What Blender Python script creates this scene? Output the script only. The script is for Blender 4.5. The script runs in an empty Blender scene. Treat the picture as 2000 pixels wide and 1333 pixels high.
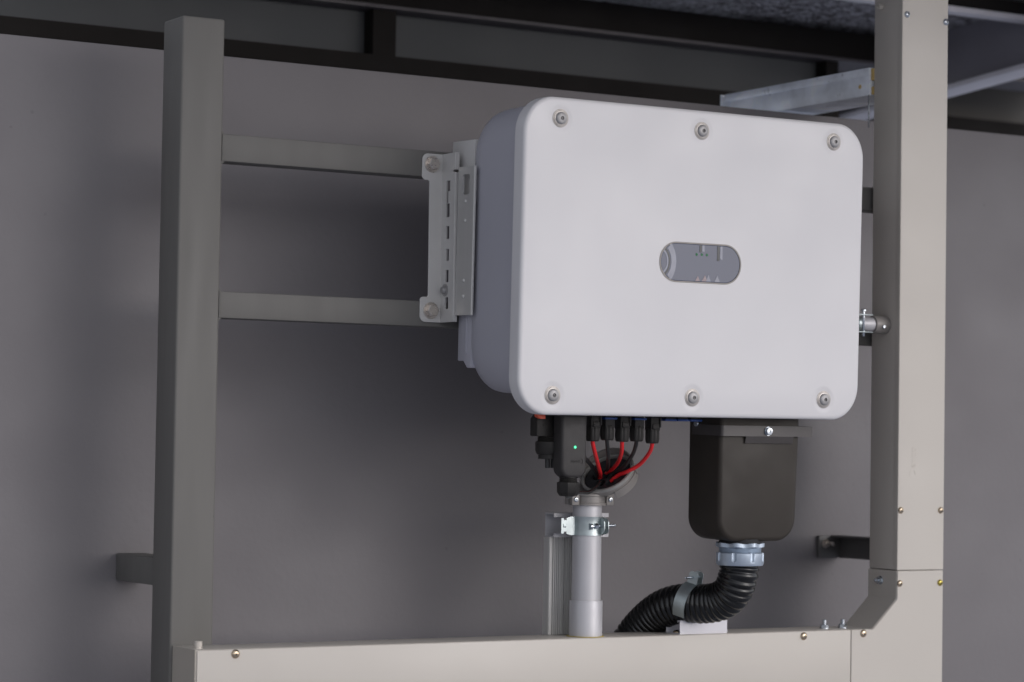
import bpy, bmesh, math, random
from mathutils import Vector, Matrix
S = bpy.context.scene
COL = S.collection
R = math.radians
PI = math.pi
random.seed(4)

# ------------------------------------------------------------------ camera
cd = bpy.data.cameras.new('camera')
cam = bpy.data.objects.new('camera', cd); COL.objects.link(cam)
fw = Vector((0.51153924, 0.85833959, 0.03975883)).normalized()
rt = Vector((0.85859518, -0.51241574, 0.01563413)).normalized()
up = rt.cross(fw).normalized(); rt = fw.cross(up).normalized()
M = Matrix((rt, up, -fw)).transposed().to_4x4()
M.translation = (-2.40315, -3.43418, -0.29985)
cam.matrix_world = M
cd.sensor_width = 36.0; cd.lens = 4903.3 / 2000 * 36.0
cd.clip_start = 0.05; cd.clip_end = 500
cd.dof.use_dof = True; cd.dof.focus_distance = 4.22; cd.dof.aperture_fstop = 4.0
S.camera = cam
S.render.resolution_x = 1024; S.render.resolution_y = 682

# ------------------------------------------------------------------ world, sun, exposure
SUN_AZ, SUN_EL = 28.0, 22.0          # azimuth to the right of the camera side (-Y), elevation
w = bpy.data.worlds.new('World'); S.world = w; w.use_nodes = True
nt = w.node_tree
sky = nt.nodes.new('ShaderNodeTexSky'); sky.sky_type = 'NISHITA'; sky.sun_disc = False
d = Vector((math.sin(R(SUN_AZ)) * math.cos(R(SUN_EL)), -math.cos(R(SUN_AZ)) * math.cos(R(SUN_EL)), math.sin(R(SUN_EL))))
sky.sun_elevation = R(SUN_EL); sky.sun_rotation = math.atan2(d.x, d.y)
sky.dust_density = 1.5; sky.air_density = 1.0; sky.ozone_density = 1.5
bg = nt.nodes['Background']; bg.inputs[1].default_value = 0.15
hs = nt.nodes.new('ShaderNodeHueSaturation'); hs.inputs['Saturation'].default_value = 0.22      # hazy, overcast sky
tn = nt.nodes.new('ShaderNodeMix'); tn.data_type = 'RGBA'; tn.blend_type = 'MULTIPLY'; tn.inputs['Factor'].default_value = 1.0
tn.inputs['B'].default_value = (0.955, 0.950, 1.0, 1)
nt.links.new(sky.outputs[0], hs.inputs['Color']); nt.links.new(hs.outputs[0], tn.inputs['A']); nt.links.new(tn.outputs['Result'], bg.inputs[0])
sl = bpy.data.lights.new('sun', 'SUN'); sl.energy = 0.5; sl.angle = R(135); sl.color = (0.91, 0.935, 1.0)
sun = bpy.data.objects.new('sun', sl); COL.objects.link(sun)
sun.rotation_euler = (-d).to_track_quat('-Z', 'Y').to_euler()
S.view_settings.view_transform = 'Standard'; S.view_settings.look = 'None'
S.view_settings.gamma = 1.0; S.view_settings.exposure = 0.07
try: S.view_settings.use_curve_mapping = False
except Exception: pass

# ------------------------------------------------------------------ materials
def mat(name, col, rough=0.5, metal=0.0, var=0.06, vscale=8.0, bump=0.0, bscale=400.0, spec=0.5, streak=None, coat=0.0, dist=0.0008, smudge=0.0, specks=0.0, wav=0.0):
    m = bpy.data.materials.new(name); m.use_nodes = True
    t = m.node_tree; N = t.nodes; L = t.links; b = N['Principled BSDF']
    tc = N.new('ShaderNodeTexCoord'); mp = N.new('ShaderNodeMapping'); L.new(tc.outputs['Object'], mp.inputs[0])
    if streak: mp.inputs['Scale'].default_value = streak
    n1 = N.new('ShaderNodeTexNoise'); n1.inputs['Scale'].default_value = vscale; n1.inputs['Detail'].default_value = 6
    L.new(mp.outputs[0], n1.inputs['Vector'])
    r1 = N.new('ShaderNodeMapRange'); r1.inputs[1].default_value = 0.3; r1.inputs[2].default_value = 0.7
    r1.inputs[3].default_value = 1 - var; r1.inputs[4].default_value = 1 + var; L.new(n1.outputs[0], r1.inputs[0])
    mx = N.new('ShaderNodeVectorMath'); mx.operation = 'SCALE'; mx.inputs[0].default_value = col; L.new(r1.outputs[0], mx.inputs['Scale'])
    L.new(mx.outputs[0], b.inputs['Base Color'])
    r2 = N.new('ShaderNodeMapRange'); r2.inputs[1].default_value = 0.3; r2.inputs[2].default_value = 0.7
    r2.inputs[3].default_value = max(0.02, rough - 0.06 - smudge); r2.inputs[4].default_value = min(1, rough + 0.06 + smudge)
    n3 = N.new('ShaderNodeTexNoise'); n3.inputs['Scale'].default_value = vscale * 2.3; n3.inputs['Detail'].default_value = 4
    L.new(mp.outputs[0], n3.inputs['Vector']); L.new(n3.outputs[0], r2.inputs[0]); L.new(r2.outputs[0], b.inputs['Roughness'])
    b.inputs['Metallic'].default_value = metal; b.inputs['Specular IOR Level'].default_value = spec
    b.inputs['Coat Weight'].default_value = coat
    if specks > 0:      # sparse small scuffs and dirt spots
        vo = N.new('ShaderNodeTexVoronoi'); vo.inputs['Scale'].default_value = 14; L.new(tc.outputs['Object'], vo.inputs['Vector'])
        ns = N.new('ShaderNodeTexNoise'); ns.inputs['Scale'].default_value = 60; L.new(tc.outputs['Object'], ns.inputs['Vector'])
        a1 = N.new('ShaderNodeMath'); a1.operation = 'MULTIPLY_ADD'; a1.inputs[1].default_value = 0.16; L.new(ns.outputs[0], a1.inputs[0]); L.new(vo.outputs['Distance'], a1.inputs[2])
        sr = N.new('ShaderNodeMapRange'); sr.inputs[1].default_value = 0.095; sr.inputs[2].default_value = 0.125; sr.inputs[3].default_value = 1 - specks; sr.inputs[4].default_value = 1.0
        L.new(a1.outputs[0], sr.inputs[0])
        m2 = N.new('ShaderNodeVectorMath'); m2.operation = 'SCALE'; L.new(mx.outputs[0], m2.inputs[0]); L.new(sr.outputs[0], m2.inputs['Scale']); L.new(m2.outputs[0], b.inputs['Base Color'])
    if bump > 0:
        n2 = N.new('ShaderNodeTexNoise'); n2.inputs['Scale'].default_value = bscale; n2.inputs['Detail'].default_value = 3
        L.new(mp.outputs[0], n2.inputs['Vector'])
        bp = N.new('ShaderNodeBump'); bp.inputs['Strength'].default_value = bump; bp.inputs['Distance'].default_value = dist
        L.new(n2.outputs[0], bp.inputs['Height']); L.new(bp.outputs[0], b.inputs['Normal'])
        if wav > 0:     # slow waviness of thin sheet metal
            n4 = N.new('ShaderNodeTexNoise'); n4.inputs['Scale'].default_value = 7; n4.inputs['Detail'].default_value = 1; L.new(tc.outputs['Object'], n4.inputs['Vector'])
            b4 = N.new('ShaderNodeBump'); b4.inputs['Strength'].default_value = 1.0; b4.inputs['Distance'].default_value = wav; L.new(n4.outputs[0], b4.inputs['Height']); L.new(b4.outputs[0], bp.inputs['Normal'])
    return m

def emis(name, col, s):
    m = bpy.data.materials.new(name); m.use_nodes = True; b = m.node_tree.nodes['Principled BSDF']
    b.inputs['Base Color'].default_value = (*col, 1); b.inputs['Emission Color'].default_value = (*col, 1); b.inputs['Emission Strength'].default_value = s
    return m

m_wall = mat('wall_paint', (0.172, 0.160, 0.163), 0.6, var=0.03, vscale=2.2, specks=.18, wav=.002, bump=0.25, bscale=70, dist=0.002, smudge=0.05)
m_post = mat('grey_steel_paint', (0.148, 0.142, 0.130), 0.6, specks=.35, spec=.35, var=0.05, vscale=12, bump=0.2, bscale=90, streak=(1, 1, 0.12), smudge=0.05)
m_duct = mat('ivory_duct_paint', (0.55, 0.508, 0.448), 0.38, wav=.0018, specks=.06, var=0.02, vscale=3, bump=0.06, bscale=500)
m_cover = mat('white_cover_paint', (0.69, 0.675, 0.675), 0.40, var=0.015, vscale=3, bump=0.2, bscale=700, smudge=.04)
m_body = mat('grey_body_paint', (0.46, 0.455, 0.50), 0.42, var=0.02, vscale=4, bump=0.08, bscale=900)
m_alu = mat('brushed_aluminium', (0.60, 0.59, 0.565), 0.38, metal=0.35, var=0.08, vscale=30, streak=(1, 1, 0.04), bump=0.1, bscale=300)
m_plate = mat('grey_bracket_coating', (0.60, 0.585, 0.56), 0.42, metal=0.1, var=0.03, vscale=10, bump=0.08)
m_steel = mat('stainless_bolt', (0.60, 0.55, 0.50), 0.3, metal=0.9, var=0.08, vscale=80, bump=0.15, bscale=500)
m_washer = mat('washer_steel', (0.46, 0.43, 0.40), 0.42, metal=0.6, var=0.08, vscale=60)
m_cap = mat('satin_screw_steel', (0.40, 0.39, 0.385), 0.55, metal=0.6, var=0.08, vscale=60, bump=0.15, bscale=900)
m_dark = mat('dark_recess', (0.02, 0.02, 0.02), 0.7)
m_brass = mat('yellow_zinc_screw', (0.62, 0.50, 0.36), 0.22, metal=1.0, var=0.15, vscale=150)
m_gold = mat('gold_zinc_screw', (0.60, 0.48, 0.12), 0.22, metal=1.0, var=0.15, vscale=150)
m_zinc = mat('bright_zinc', (0.58, 0.62, 0.66), 0.25, metal=1.0, var=0.12, vscale=60, bump=0.1, bscale=200)
m_zstrap = mat('zinc_strap', (0.44, 0.49, 0.49), 0.36, metal=0.8, var=0.12, vscale=40)
m_zblue = mat('blue_zinc_fitting', (0.48, 0.55, 0.63), 0.42, metal=0.7, var=0.08, vscale=60, bump=0.1, bscale=500)
m_pipe = mat('silver_pipe_paint', (0.55, 0.54, 0.55), 0.42, metal=0.25, var=0.03, vscale=20, bump=0.12, bscale=300)
m_blk = mat('black_plastic', (0.023, 0.021, 0.019), 0.5, spec=0.3, var=0.08, vscale=30, bump=0.15, bscale=900)
m_box = mat('black_powder_coat', (0.037, 0.031, 0.025), 0.48, var=0.06, vscale=9, bump=0.15, bscale=900, smudge=0.02, spec=0.25)
m_hose = mat('glossy_black_hose', (0.006, 0.006, 0.006), 0.22, var=0.2, vscale=40, bump=0.2, bscale=120)
m_red = mat('red_cable', (0.78, 0.02, 0.025), 0.35, var=0.06, vscale=40)
m_cable = mat('black_cable', (0.02, 0.02, 0.02), 0.4, var=0.1, vscale=40)
m_rub = mat('black_rubber', (0.022, 0.022, 0.024), 0.5, var=0.1, vscale=40)
m_blue = mat('blue_seal', (0.015, 0.06, 0.24), 0.4, var=0.05)
m_org = mat('orange_plastic', (0.75, 0.10, 0.04), 0.4, var=0.05)
m_cast = mat('grey_cast_fitting', (0.25, 0.232, 0.215), 0.45, metal=0.15, var=0.06, vscale=30, bump=0.2, bscale=400)
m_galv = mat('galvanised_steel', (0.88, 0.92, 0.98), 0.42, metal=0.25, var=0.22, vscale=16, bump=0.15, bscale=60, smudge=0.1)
m_galvd = mat('shaded_tray_steel', (0.062, 0.058, 0.050), 0.5, metal=0.4, var=0.15, vscale=25)  # tray underside: its shade put into a darker copy of the galvanised steel
m_yel = mat('yellow_edge_strip', (0.62, 0.44, 0.16), 0.5, var=0.1, vscale=50)
m_ydirt = mat('yellow_sealant', (0.48, 0.36, 0.06), 0.4, var=0.1, vscale=50)
m_beam = mat('dark_beam_paint', (0.019, 0.0165, 0.015), 0.7, spec=0.15, var=0.1, vscale=6)
m_beamlip = mat('beam_lip_paint', (0.10, 0.09, 0.095), 0.5, var=0.1, vscale=6)
m_panel = mat('grey_roof_panel', (0.088, 0.093, 0.097), 0.6, var=0.06, vscale=3)
m_back = mat('brown_back_wall', (0.10, 0.092, 0.08), 0.6, var=0.1, vscale=3)
m_rafter = mat('rafter_web_paint', (0.30, 0.285, 0.31), 0.5, var=0.06, vscale=5)
m_flange = mat('rafter_flange_paint', (0.88, 0.85, 0.87), 0.5, var=0.05, vscale=8)
m_ground = mat('concrete_ground', (0.39, 0.41, 0.47), 0.8, var=0.12, vscale=1.5, bump=0.4, bscale=30, dist=0.01)
m_lens = mat('led_green', (0.02, 0.30, 0.10), 0.3)
m_led = emis('led_lit_green', (0.10, 0.95, 0.45), 1.0)
m_ledrim = emis('led_rim_green', (0.0, 0.22, 0.08), 0.6)
m_ledsm = emis('led_dim_green', (0.0, 0.10, 0.03), 0.22)

# crumpled foil underside of the roof
m_foil = bpy.data.materials.new('foil_insulation'); m_foil.use_nodes = True
t = m_foil.node_tree; N = t.nodes; L = t.links; b = N['Principled BSDF']
b.inputs['Base Color'].default_value = (0.78, 0.76, 0.82, 1); b.inputs['Metallic'].default_value = 0.2; b.inputs['Roughness'].default_value = 0.25
tc = N.new('ShaderNodeTexCoord'); vo = N.new('ShaderNodeTexVoronoi'); vo.inputs['Scale'].default_value = 80
nz = N.new('ShaderNodeTexNoise'); nz.inputs['Scale'].default_value = 110; nz.inputs['Detail'].default_value = 4
L.new(tc.outputs['Object'], vo.inputs['Vector']); L.new(tc.outputs['Object'], nz.inputs['Vector'])
ad = N.new('ShaderNodeMath'); ad.operation = 'ADD'; L.new(vo.outputs['Distance'], ad.inputs[0]); L.new(nz.outputs[0], ad.inputs[1])
bp = N.new('ShaderNodeBump'); bp.inputs['Strength'].default_value = 1.0; bp.inputs['Distance'].default_value = 0.02
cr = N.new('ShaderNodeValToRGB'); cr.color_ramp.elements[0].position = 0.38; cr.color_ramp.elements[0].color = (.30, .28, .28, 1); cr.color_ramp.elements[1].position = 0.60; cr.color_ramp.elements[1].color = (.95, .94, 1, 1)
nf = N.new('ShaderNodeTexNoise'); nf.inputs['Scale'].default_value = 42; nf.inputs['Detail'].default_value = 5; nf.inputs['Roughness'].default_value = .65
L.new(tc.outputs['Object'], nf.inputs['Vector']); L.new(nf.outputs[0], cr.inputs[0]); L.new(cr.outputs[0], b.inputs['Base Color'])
L.new(ad.outputs[0], bp.inputs['Height']); L.new(bp.outputs[0], b.inputs['Normal'])

# glossy window of the inverter
m_win = bpy.data.materials.new('glossy_window'); m_win.use_nodes = True
b = m_win.node_tree.nodes['Principled BSDF']
b.inputs['Base Color'].default_value = (0.085, 0.100, 0.150, 1); b.inputs['Roughness'].default_value = 0.04
b.inputs['Metallic'].default_value = 0.0; b.inputs['Specular IOR Level'].default_value = 0.28

# ------------------------------------------------------------------ mesh helpers
def bm_new(): return bmesh.new()
def merge(bm, o):
    me = bpy.data.meshes.new('tmp'); o.to_mesh(me); o.free(); bm.from_mesh(me); bpy.data.meshes.remove(me)
def bevel(b, r, seg=2, ang=30):
    es = [e for e in b.edges if len(e.link_faces) == 2 and e.calc_face_angle(0) > R(ang)]
    if es and r > 0:
        bmesh.ops.bevel(b, geom=es, offset=r, segments=seg, profile=0.5, affect='EDGES', clamp_overlap=True)
def box(bm, lo, hi, bev=0.0, seg=2, mtx=None):
    b = bmesh.new()
    v = [b.verts.new((x, y, z)) for x in (lo[0], hi[0]) for y in (lo[1], hi[1]) for z in (lo[2], hi[2])]
    for f in ((0, 1, 3, 2), (4, 6, 7, 5), (0, 4, 5, 1), (2, 3, 7, 6), (0, 2, 6, 4), (1, 5, 7, 3)): b.faces.new([v[i] for i in f])
    bmesh.ops.recalc_face_normals(b, faces=b.faces)
    bevel(b, bev, seg)
    if mtx: bmesh.ops.transform(b, matrix=mtx, verts=b.verts)
    merge(bm, b); return bm
def prism(bm, pts, plane, a0, a1, bev=0.0, seg=2, bang=30):
    b = bmesh.new()
    def P(p, a):
        return {'xz': (p[0], a, p[1]), 'yz': (a, p[0], p[1]), 'xy': (p[0], p[1], a)}[plane]
    A = [b.verts.new(P(p, a0)) for p in pts]; B = [b.verts.new(P(p, a1)) for p in pts]
    n = len(pts)
    b.faces.new(A); b.faces.new(B[::-1])
    for i in range(n): b.faces.new((A[i], B[i], B[(i + 1) % n], A[(i + 1) % n]))
    bmesh.ops.recalc_face_normals(b, faces=b.faces)
    bevel(b, bev, seg, bang)
    merge(bm, b); return bm
def rpoly(pts, rad, n=6):
    out = []; m = len(pts)
    if not isinstance(rad, (list, tuple)): rad = [rad] * m
    for i in range(m):
        p = Vector(pts[i]); a = Vector(pts[i - 1]); c = Vector(pts[(i + 1) % m]); r = rad[i]
        if r <= 0: out.append(tuple(p)); continue
        u = (a - p).normalized(); v = (c - p).normalized(); an = u.angle(v)
        t = min(r / math.tan(an / 2), (a - p).length * 0.49, (c - p).length * 0.49); r = t * math.tan(an / 2)
        s = p + u * t; e = p + v * t; bis = (u + v).normalized(); ce = p + bis * (r / math.sin(an / 2))
        v0 = s - ce; v1 = e - ce; tot = v0.angle(v1); sg = 1 if v0.x * v1.y - v0.y * v1.x > 0 else -1
        for k in range(n + 1):
            q = tot * k / n * sg; out.append((ce.x + v0.x * math.cos(q) - v0.y * math.sin(q), ce.y + v0.x * math.sin(q) + v0.y * math.cos(q)))
    return out
def frame(ax):
    ax = Vector(ax).normalized(); u = ax.orthogonal().normalized(); return ax, u, ax.cross(u)
def lathe(bm, o, ax, prof, seg=32, rot=0.0, ref=None, cap=True):
    o = Vector(o); ax = Vector(ax).normalized()
    u = (Vector(ref) - Vector(ref).dot(ax) * ax).normalized() if ref else ax.orthogonal().normalized()
    v = ax.cross(u); b = bmesh.new(); rings = []
    for r, h in prof:
        if r < 1e-6: rings.append([b.verts.new(o + ax * h)])
        else: rings.append([b.verts.new(o + ax * h + (u * math.cos(rot + 2 * PI * k / seg) + v * math.sin(rot + 2 * PI * k / seg)) * r) for k in range(seg)])
    for A, B in zip(rings, rings[1:]):
        for k in range(seg):
            if len(A) == 1 and len(B) == 1: break
            if len(A) == 1: b.faces.new((A[0], B[k], B[(k + 1) % seg]))
            elif len(B) == 1: b.faces.new((A[k], B[0], A[(k + 1) % seg]))
            else: b.faces.new((A[k], B[k], B[(k + 1) % seg], A[(k + 1) % seg]))
    if cap:
        if len(rings[0]) > 1: b.faces.new(rings[0][::-1])
        if len(rings[-1]) > 1: b.faces.new(rings[-1])
    bmesh.ops.recalc_face_normals(b, faces=b.faces)
    merge(bm, b); return bm
def catmull(pts, n=8):
    P = [Vector(p) for p in pts]; P = [P[0] * 2 - P[1]] + P + [P[-1] * 2 - P[-2]]; out = []
    for i in range(1, len(P) - 2):
        for k in range(n):
            t = k / n; a, b_, c, d_ = P[i - 1:i + 3]
            out.append(0.5 * ((2 * b_) + (c - a) * t + (2 * a - 5 * b_ + 4 * c - d_) * t * t + (3 * b_ - a - 3 * c + d_) * t ** 3))
    out.append(P[-2]); return out
def tube(bm, path, r, seg=16, cap=True):
    P = [Vector(p) for p in path]; b = bmesh.new(); rings = []
    T = [(P[min(i + 1, len(P) - 1)] - P[max(i - 1, 0)]).normalized() for i in range(len(P))]
    u = T[0].orthogonal().normalized()
    for i, p in enumerate(P):
        u = (u - u.dot(T[i]) * T[i]).normalized(); v = T[i].cross(u); rr = r[i] if isinstance(r, list) else r
        rings.append([b.verts.new(p + (u * math.cos(2 * PI * k / seg) + v * math.sin(2 * PI * k / seg)) * rr) for k in range(seg)])
    for A, B in zip(rings, rings[1:]):
        for k in range(seg): b.faces.new((A[k], A[(k + 1) % seg], B[(k + 1) % seg], B[k]))
    if cap: b.faces.new(rings[0][::-1]); b.faces.new(rings[-1])
    bmesh.ops.recalc_face_normals(b, faces=b.faces)
    merge(bm, b); return bm
def loft(bm, rings, cap=True):
    b = bmesh.new(); V = [[b.verts.new(p) for p in r] for r in rings]; n = len(rings[0])
    for A, B in zip(V, V[1:]):
        for k in range(n): b.faces.new((A[k], A[(k + 1) % n], B[(k + 1) % n], B[k]))
    if cap: b.faces.new(V[0][::-1]); b.faces.new(V[-1])
    bmesh.ops.recalc_face_normals(b, faces=b.faces)
    merge(bm, b); return bm
WLOC = {}
def obj(name, bm, m, parent=None, sharp=35, label=None, **kw):
    off = WLOC.get(parent, Vector((0, 0, 0))) if parent else Vector((0, 0, 0))
    if parent and off.length: bmesh.ops.translate(bm, verts=bm.verts, vec=-off)
    me = bpy.data.meshes.new(name); bm.to_mesh(me); bm.free()
    for p in me.polygons: p.use_smooth = True
    me.set_sharp_from_angle(angle=R(sharp))
    o = bpy.data.objects.new(name, me); COL.objects.link(o); me.materials.append(m)
    if parent: o.parent = parent; WLOC[o] = off
    if label: o['label'] = label
    for k, v in kw.items(): o[k] = v
    return o
def thing(name, label, cat, loc=(0, 0, 0), rot=None, group=None):
    o = bpy.data.objects.new(name, None); COL.objects.link(o); o.empty_display_size = 0.02
    o.location = loc; WLOC[o] = Vector(loc)
    if rot: o.rotation_euler = rot
    o['label'] = label; o['category'] = cat
    if group: o['group'] = group
    return o
def tag(o, label, cat, group=None):
    o['label'] = label; o['category'] = cat
    if group: o['group'] = group
    return o
def cut(o, cbm):
    me = bpy.data.meshes.new('cutter'); bmesh.ops.recalc_face_normals(cbm, faces=cbm.faces); cbm.to_mesh(me); cbm.free()
    c = bpy.data.objects.new('cutter', me); COL.objects.link(c)
    c.matrix_world = Matrix.Identity(4)
    off = WLOC.get(o, Vector((0, 0, 0)))
    me.transform(Matrix.Translation(-off))
    par = o.parent; o.parent = None
    md = o.modifiers.new('b', 'BOOLEAN'); md.operation = 'DIFFERENCE'; md.object = c; md.solver = 'EXACT'
    bpy.context.view_layer.update()
    dg = bpy.context.evaluated_depsgraph_get()
    new = bpy.data.meshes.new_from_object(o.evaluated_get(dg)); o.modifiers.clear()
    old = o.data; o.data = new; bpy.data.meshes.remove(old); o.parent = par
    for p in new.polygons: p.use_smooth = True
    new.set_sharp_from_angle(angle=R(35))
    bpy.data.objects.remove(c); bpy.data.meshes.remove(me)
def text(name, body, size, depth, m, mtx, parent=None):
    cu = bpy.data.curves.new('t', 'FONT'); cu.body = body; cu.size = size; cu.extrude = depth; cu.align_x = 'CENTER'; cu.align_y = 'CENTER'
    cu.resolution_u = 3
    o = bpy.data.objects.new('t', cu); COL.objects.link(o); bpy.context.view_layer.update()
    me = bpy.data.meshes.new_from_object(o.evaluated_get(bpy.context.evaluated_depsgraph_get())); bpy.data.objects.remove(o)
    me.transform(mtx)
    if parent: me.transform(Matrix.Translation(-WLOC[parent]))
    q = bpy.data.objects.new(name, me); COL.objects.link(q); me.materials.clear(); me.materials.append(m); q.parent = parent
    if parent: WLOC[q] = WLOC[parent]
    return q

# ================================================================== SETTING
g = bm_new(); box(g, (-60, -60, -1.75), (60, 60, -1.6))
obj('ground', g, m_ground, kind='structure')

g = bm_new(); box(g, (-1.9, 0.52, -1.6), (1.5, 0.545, 0.355), 0.0015)
tag(obj('wall', g, m_wall), 'long smooth grey painted wall panel behind the steel frame', 'wall')

# shed roof behind the wall
t_roof = thing('shed_roof', 'dark shed roof structure with foil underside above the grey wall', 'roof', (0, 1.2, 0.6))
g = bm_new(); box(g, (-4, 1.2, 0.435), (1.24, 1.26, 0.503)); obj('lower_beam', g, m_beam, t_roof)
g = bm_new(); box(g, (-4, 1.2, 0.606), (2.4, 1.32, 0.672)); obj('upper_beam', g, m_beam, t_roof)
g = bm_new(); box(g, (-4, 1.185, 0.599), (2.4, 1.32, 0.606)); obj('beam_lip', g, m_beamlip, t_roof)
g = bm_new(); box(g, (0.012, 1.205, 0.503), (0.066, 1.26, 0.599)); obj('mullion', g, m_beam, t_roof)
g = bm_new(); box(g, (1.205, 1.205, 0.503), (1.24, 1.26, 0.599)); obj('mullion', g, m_beam, t_roof)
for x0, x1 in ((-4, 0.012), (0.066, 1.205)):
    g = bm_new(); box(g, (x0 + .0005, 1.245, 0.5), (x1 - .0005, 1.25, 0.605)); obj('infill_panel', g, m_panel, t_roof)
def cz(y): return 0.690 + 0.06 * (1.12 - y)
g = bm_new(); prism(g, [(-1.2, cz(-1.2)), (1.75, cz(1.75)), (1.75, cz(1.75) + .03), (-1.2, cz(-1.2) + .03)], 'yz', -0.8, 2.3); obj('foil_ceiling', g, m_foil, t_roof)
def rz(y): return 0.538 + 0.073 * (1.116 - y)
g = bm_new(); prism(g, [(0.3, rz(.3) + .012), (1.55, rz(1.55) + .012), (1.55, cz(1.55) - .002), (0.3, cz(.3) - .002)], 'yz', 1.5, 1.508)
rf = obj('rafter', g, m_rafter, t_roof)
g = bm_new(); prism(g, [(0.3, rz(.3)), (1.55, rz(1.55)), (1.55, rz(1.55) + .012), (0.3, rz(.3) + .012)], 'yz', 1.47, 1.54, 0.001); obj('flange', g, m_flange, rf)
g = bm_new(); box(g, (-1.1, 0.80, 0.672), (1.4995, 0.83, cz(.83) - .004)); box(g, (1.5085, 0.80, 0.672), (2.3, 0.83, cz(.83) - .004)); pu = obj('purlin', g, m_beam, t_roof)
g = bm_new(); box(g, (-1.1, 0.79, 0.660), (1.4995, 0.83, 0.672), .001); box(g, (1.5085, 0.79, 0.660), (2.3, 0.83, 0.672), .001); obj('flange', g, m_flange, pu)
g = bm_new(); box(g, (1.245, 1.60, 0.500), (2.4, 1.61, cz(1.61) - .002)); obj('rear_fascia', g, m_back, t_roof)
g = bm_new(); box(g, (1.245, 1.56, 0.470), (2.4, 1.5990, 0.560)); obj('rear_dark_strip', g, m_beam, t_roof)  # dark strip along the foot of the rear panel

# ================================================================== STEEL FRAME
t_fr = thing('steel_frame', 'grey painted square tube frame with a tall post and two horizontal rails', 'frame', (-0.78, 0.31, -1.6))
g = bm_new(); box(g, (-0.818, 0.27, -1.6), (-0.744, 0.348, 0.373), 0.004, 3); obj('post', g, m_post, t_fr)
g = bm_new(); box(g, (0.655, 0.27, -1.6), (0.727, 0.348, 0.34), 0.004, 3); obj('post', g, m_post, t_fr)
for z0, z1 in ((0.1435, 0.188), (-0.1095, -0.0665)):
    g = bm_new(); box(g, (-0.7435, 0.2712, z0), (0.6545, 0.313, z1), 0.0025, 2)
    for zz, s in ((z0, -1), (z1, 1)):     # small weld fillets where the rail meets the post
        prism(g, [(-0.7445, zz - s * .002), (-0.7445, zz + s * .006), (-0.7385, zz - s * 0.0005)], 'xz', 0.2735, 0.31)
    rl = obj('rail', g, m_post, t_fr)
    g = bm_new(); zs = [z0 + (z1 - z0) * k / 24 for k in range(25)]
    tube(g, [(-.7438 + random.uniform(-.0004, .0004), .2706, z) for z in zs], [random.uniform(.0009, .0017) for z in zs], 8); obj('weld_seam', g, m_post, rl)
g = bm_new(); box(g, (-0.812, 0.349, -0.5425), (-0.76, 0.5195, -0.4975), 0.003)
obj('wall_stay', g, m_post, t_fr)
t_ck = thing('wall_cleat', 'dark angle cleat with a bolt fixed to the wall beside the ivory column', 'bracket', (0.69, 0.5, -0.5))
g = bm_new(); box(g, (0.66, 0.5125, -0.520), (0.735, 0.5195, -0.477), 0.001); box(g, (0.712, 0.349, -0.521), (0.716, 0.5125, -0.480), 0.001); box(g, (0.690, 0.349, -0.480), (0.716, 0.5125, -0.476), 0.001)
obj('angle_plate', g, mat('dark_cleat_paint', (0.10, 0.095, 0.09), 0.45, var=0.1, vscale=20), t_ck)
g = bm_new(); lathe(g, (0.6765, 0.5125, -0.4925), (0, -1, 0), [(0.009, 0), (0.009, 0.0015)], 24); lathe(g, (0.6765, 0.511, -0.4925), (0, -1, 0), [(0.0072, 0), (0.0072, 0.006)], 6); lathe(g, (0.6765, 0.505, -0.4925), (0, -1, 0), [(0.004, 0), (0.004, 0.018), (0.0032, 0.019)], 16)
obj('bolt', g, m_steel, t_ck)

# ================================================================== MOUNTING BRACKET (left)
t_br = thing('mounting_bracket', 'pale grey slotted bracket bolted over the two rails left of the inverter', 'bracket', (-0.34, 0.266, 0.04))
pts = [(-0.3365, 0.183), (-0.378, 0.183), (-0.378, 0.138), (-0.3635, 0.138), (-0.3625, -0.0595), (-0.378, -0.0595), (-0.378, -0.102), (-0.3365, -0.102)]
g = bm_new(); prism(g, rpoly(pts, [0, .011, .007, .004, .004, .006, .011, 0]), 'xz', 0.2675, 0.2705, 0.0005, 1)
obj('flange', g, m_plate, t_br)
g = bm_new(); box(g, (-0.3395, 0.226, -0.102), (-0.3367, 0.2674, 0.183), 0)
web = obj('web', g, m_plate, t_br)
c = bm_new()
def slot(c, y0, y1, z0, z1, x0=-.36, x1=-.33): prism(c, rpoly([(y0, z0), (y1, z0), (y1, z1), (y0, z1)], .002, 3), 'yz', x0, x1)
prism(c, [(.2535, .099), (.2535, .137), (.2395, .137), (.2395, .119), (.2455, .119), (.2455, .099)], 'yz', -.36, -.33)
slot(c, .2405, .253, .075, .0985); slot(c, .2405, .2515, .038, .060); slot(c, .2405, .250, .001, .0215); slot(c, .2405, .2515, -.035, -.014); slot(c, .2405, .2515, -.080, -.060)
box(c, (-.36, .21, .1500), (-.33, .2330, .1535))
cut(web, c)
g = bm_new(); box(g, (-0.3395, 0.2235, -0.102), (-0.3310, 0.2259, 0.1495), .0006, 1); box(g, (-0.3395, 0.2235, 0.154), (-0.3310, 0.2259, 0.183), .0006, 1); obj('lip', g, m_plate, t_br)
def hexbolt(parent, x, z, y=0.2675):
    g = bm_new(); lathe(g, (x, y, z), (0, -1, 0), [(0.0142, 0), (0.0142, 0.0014), (0.0138, 0.0018)], 36); lathe(g, (x, y, z), (0, -1, 0), [(0.0118, 0.0018), (0.0118, 0.0042)], 36)
    lathe(g, (x, y, z), (0, -1, 0), [(0.0070, 0.0042), (0.0108, 0.0042), (0.0108, 0.0100), (0.0095, 0.0112), (0, 0.0112)], 6, rot=0.35)
    return obj('bolt', g, m_steel, parent)
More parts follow.
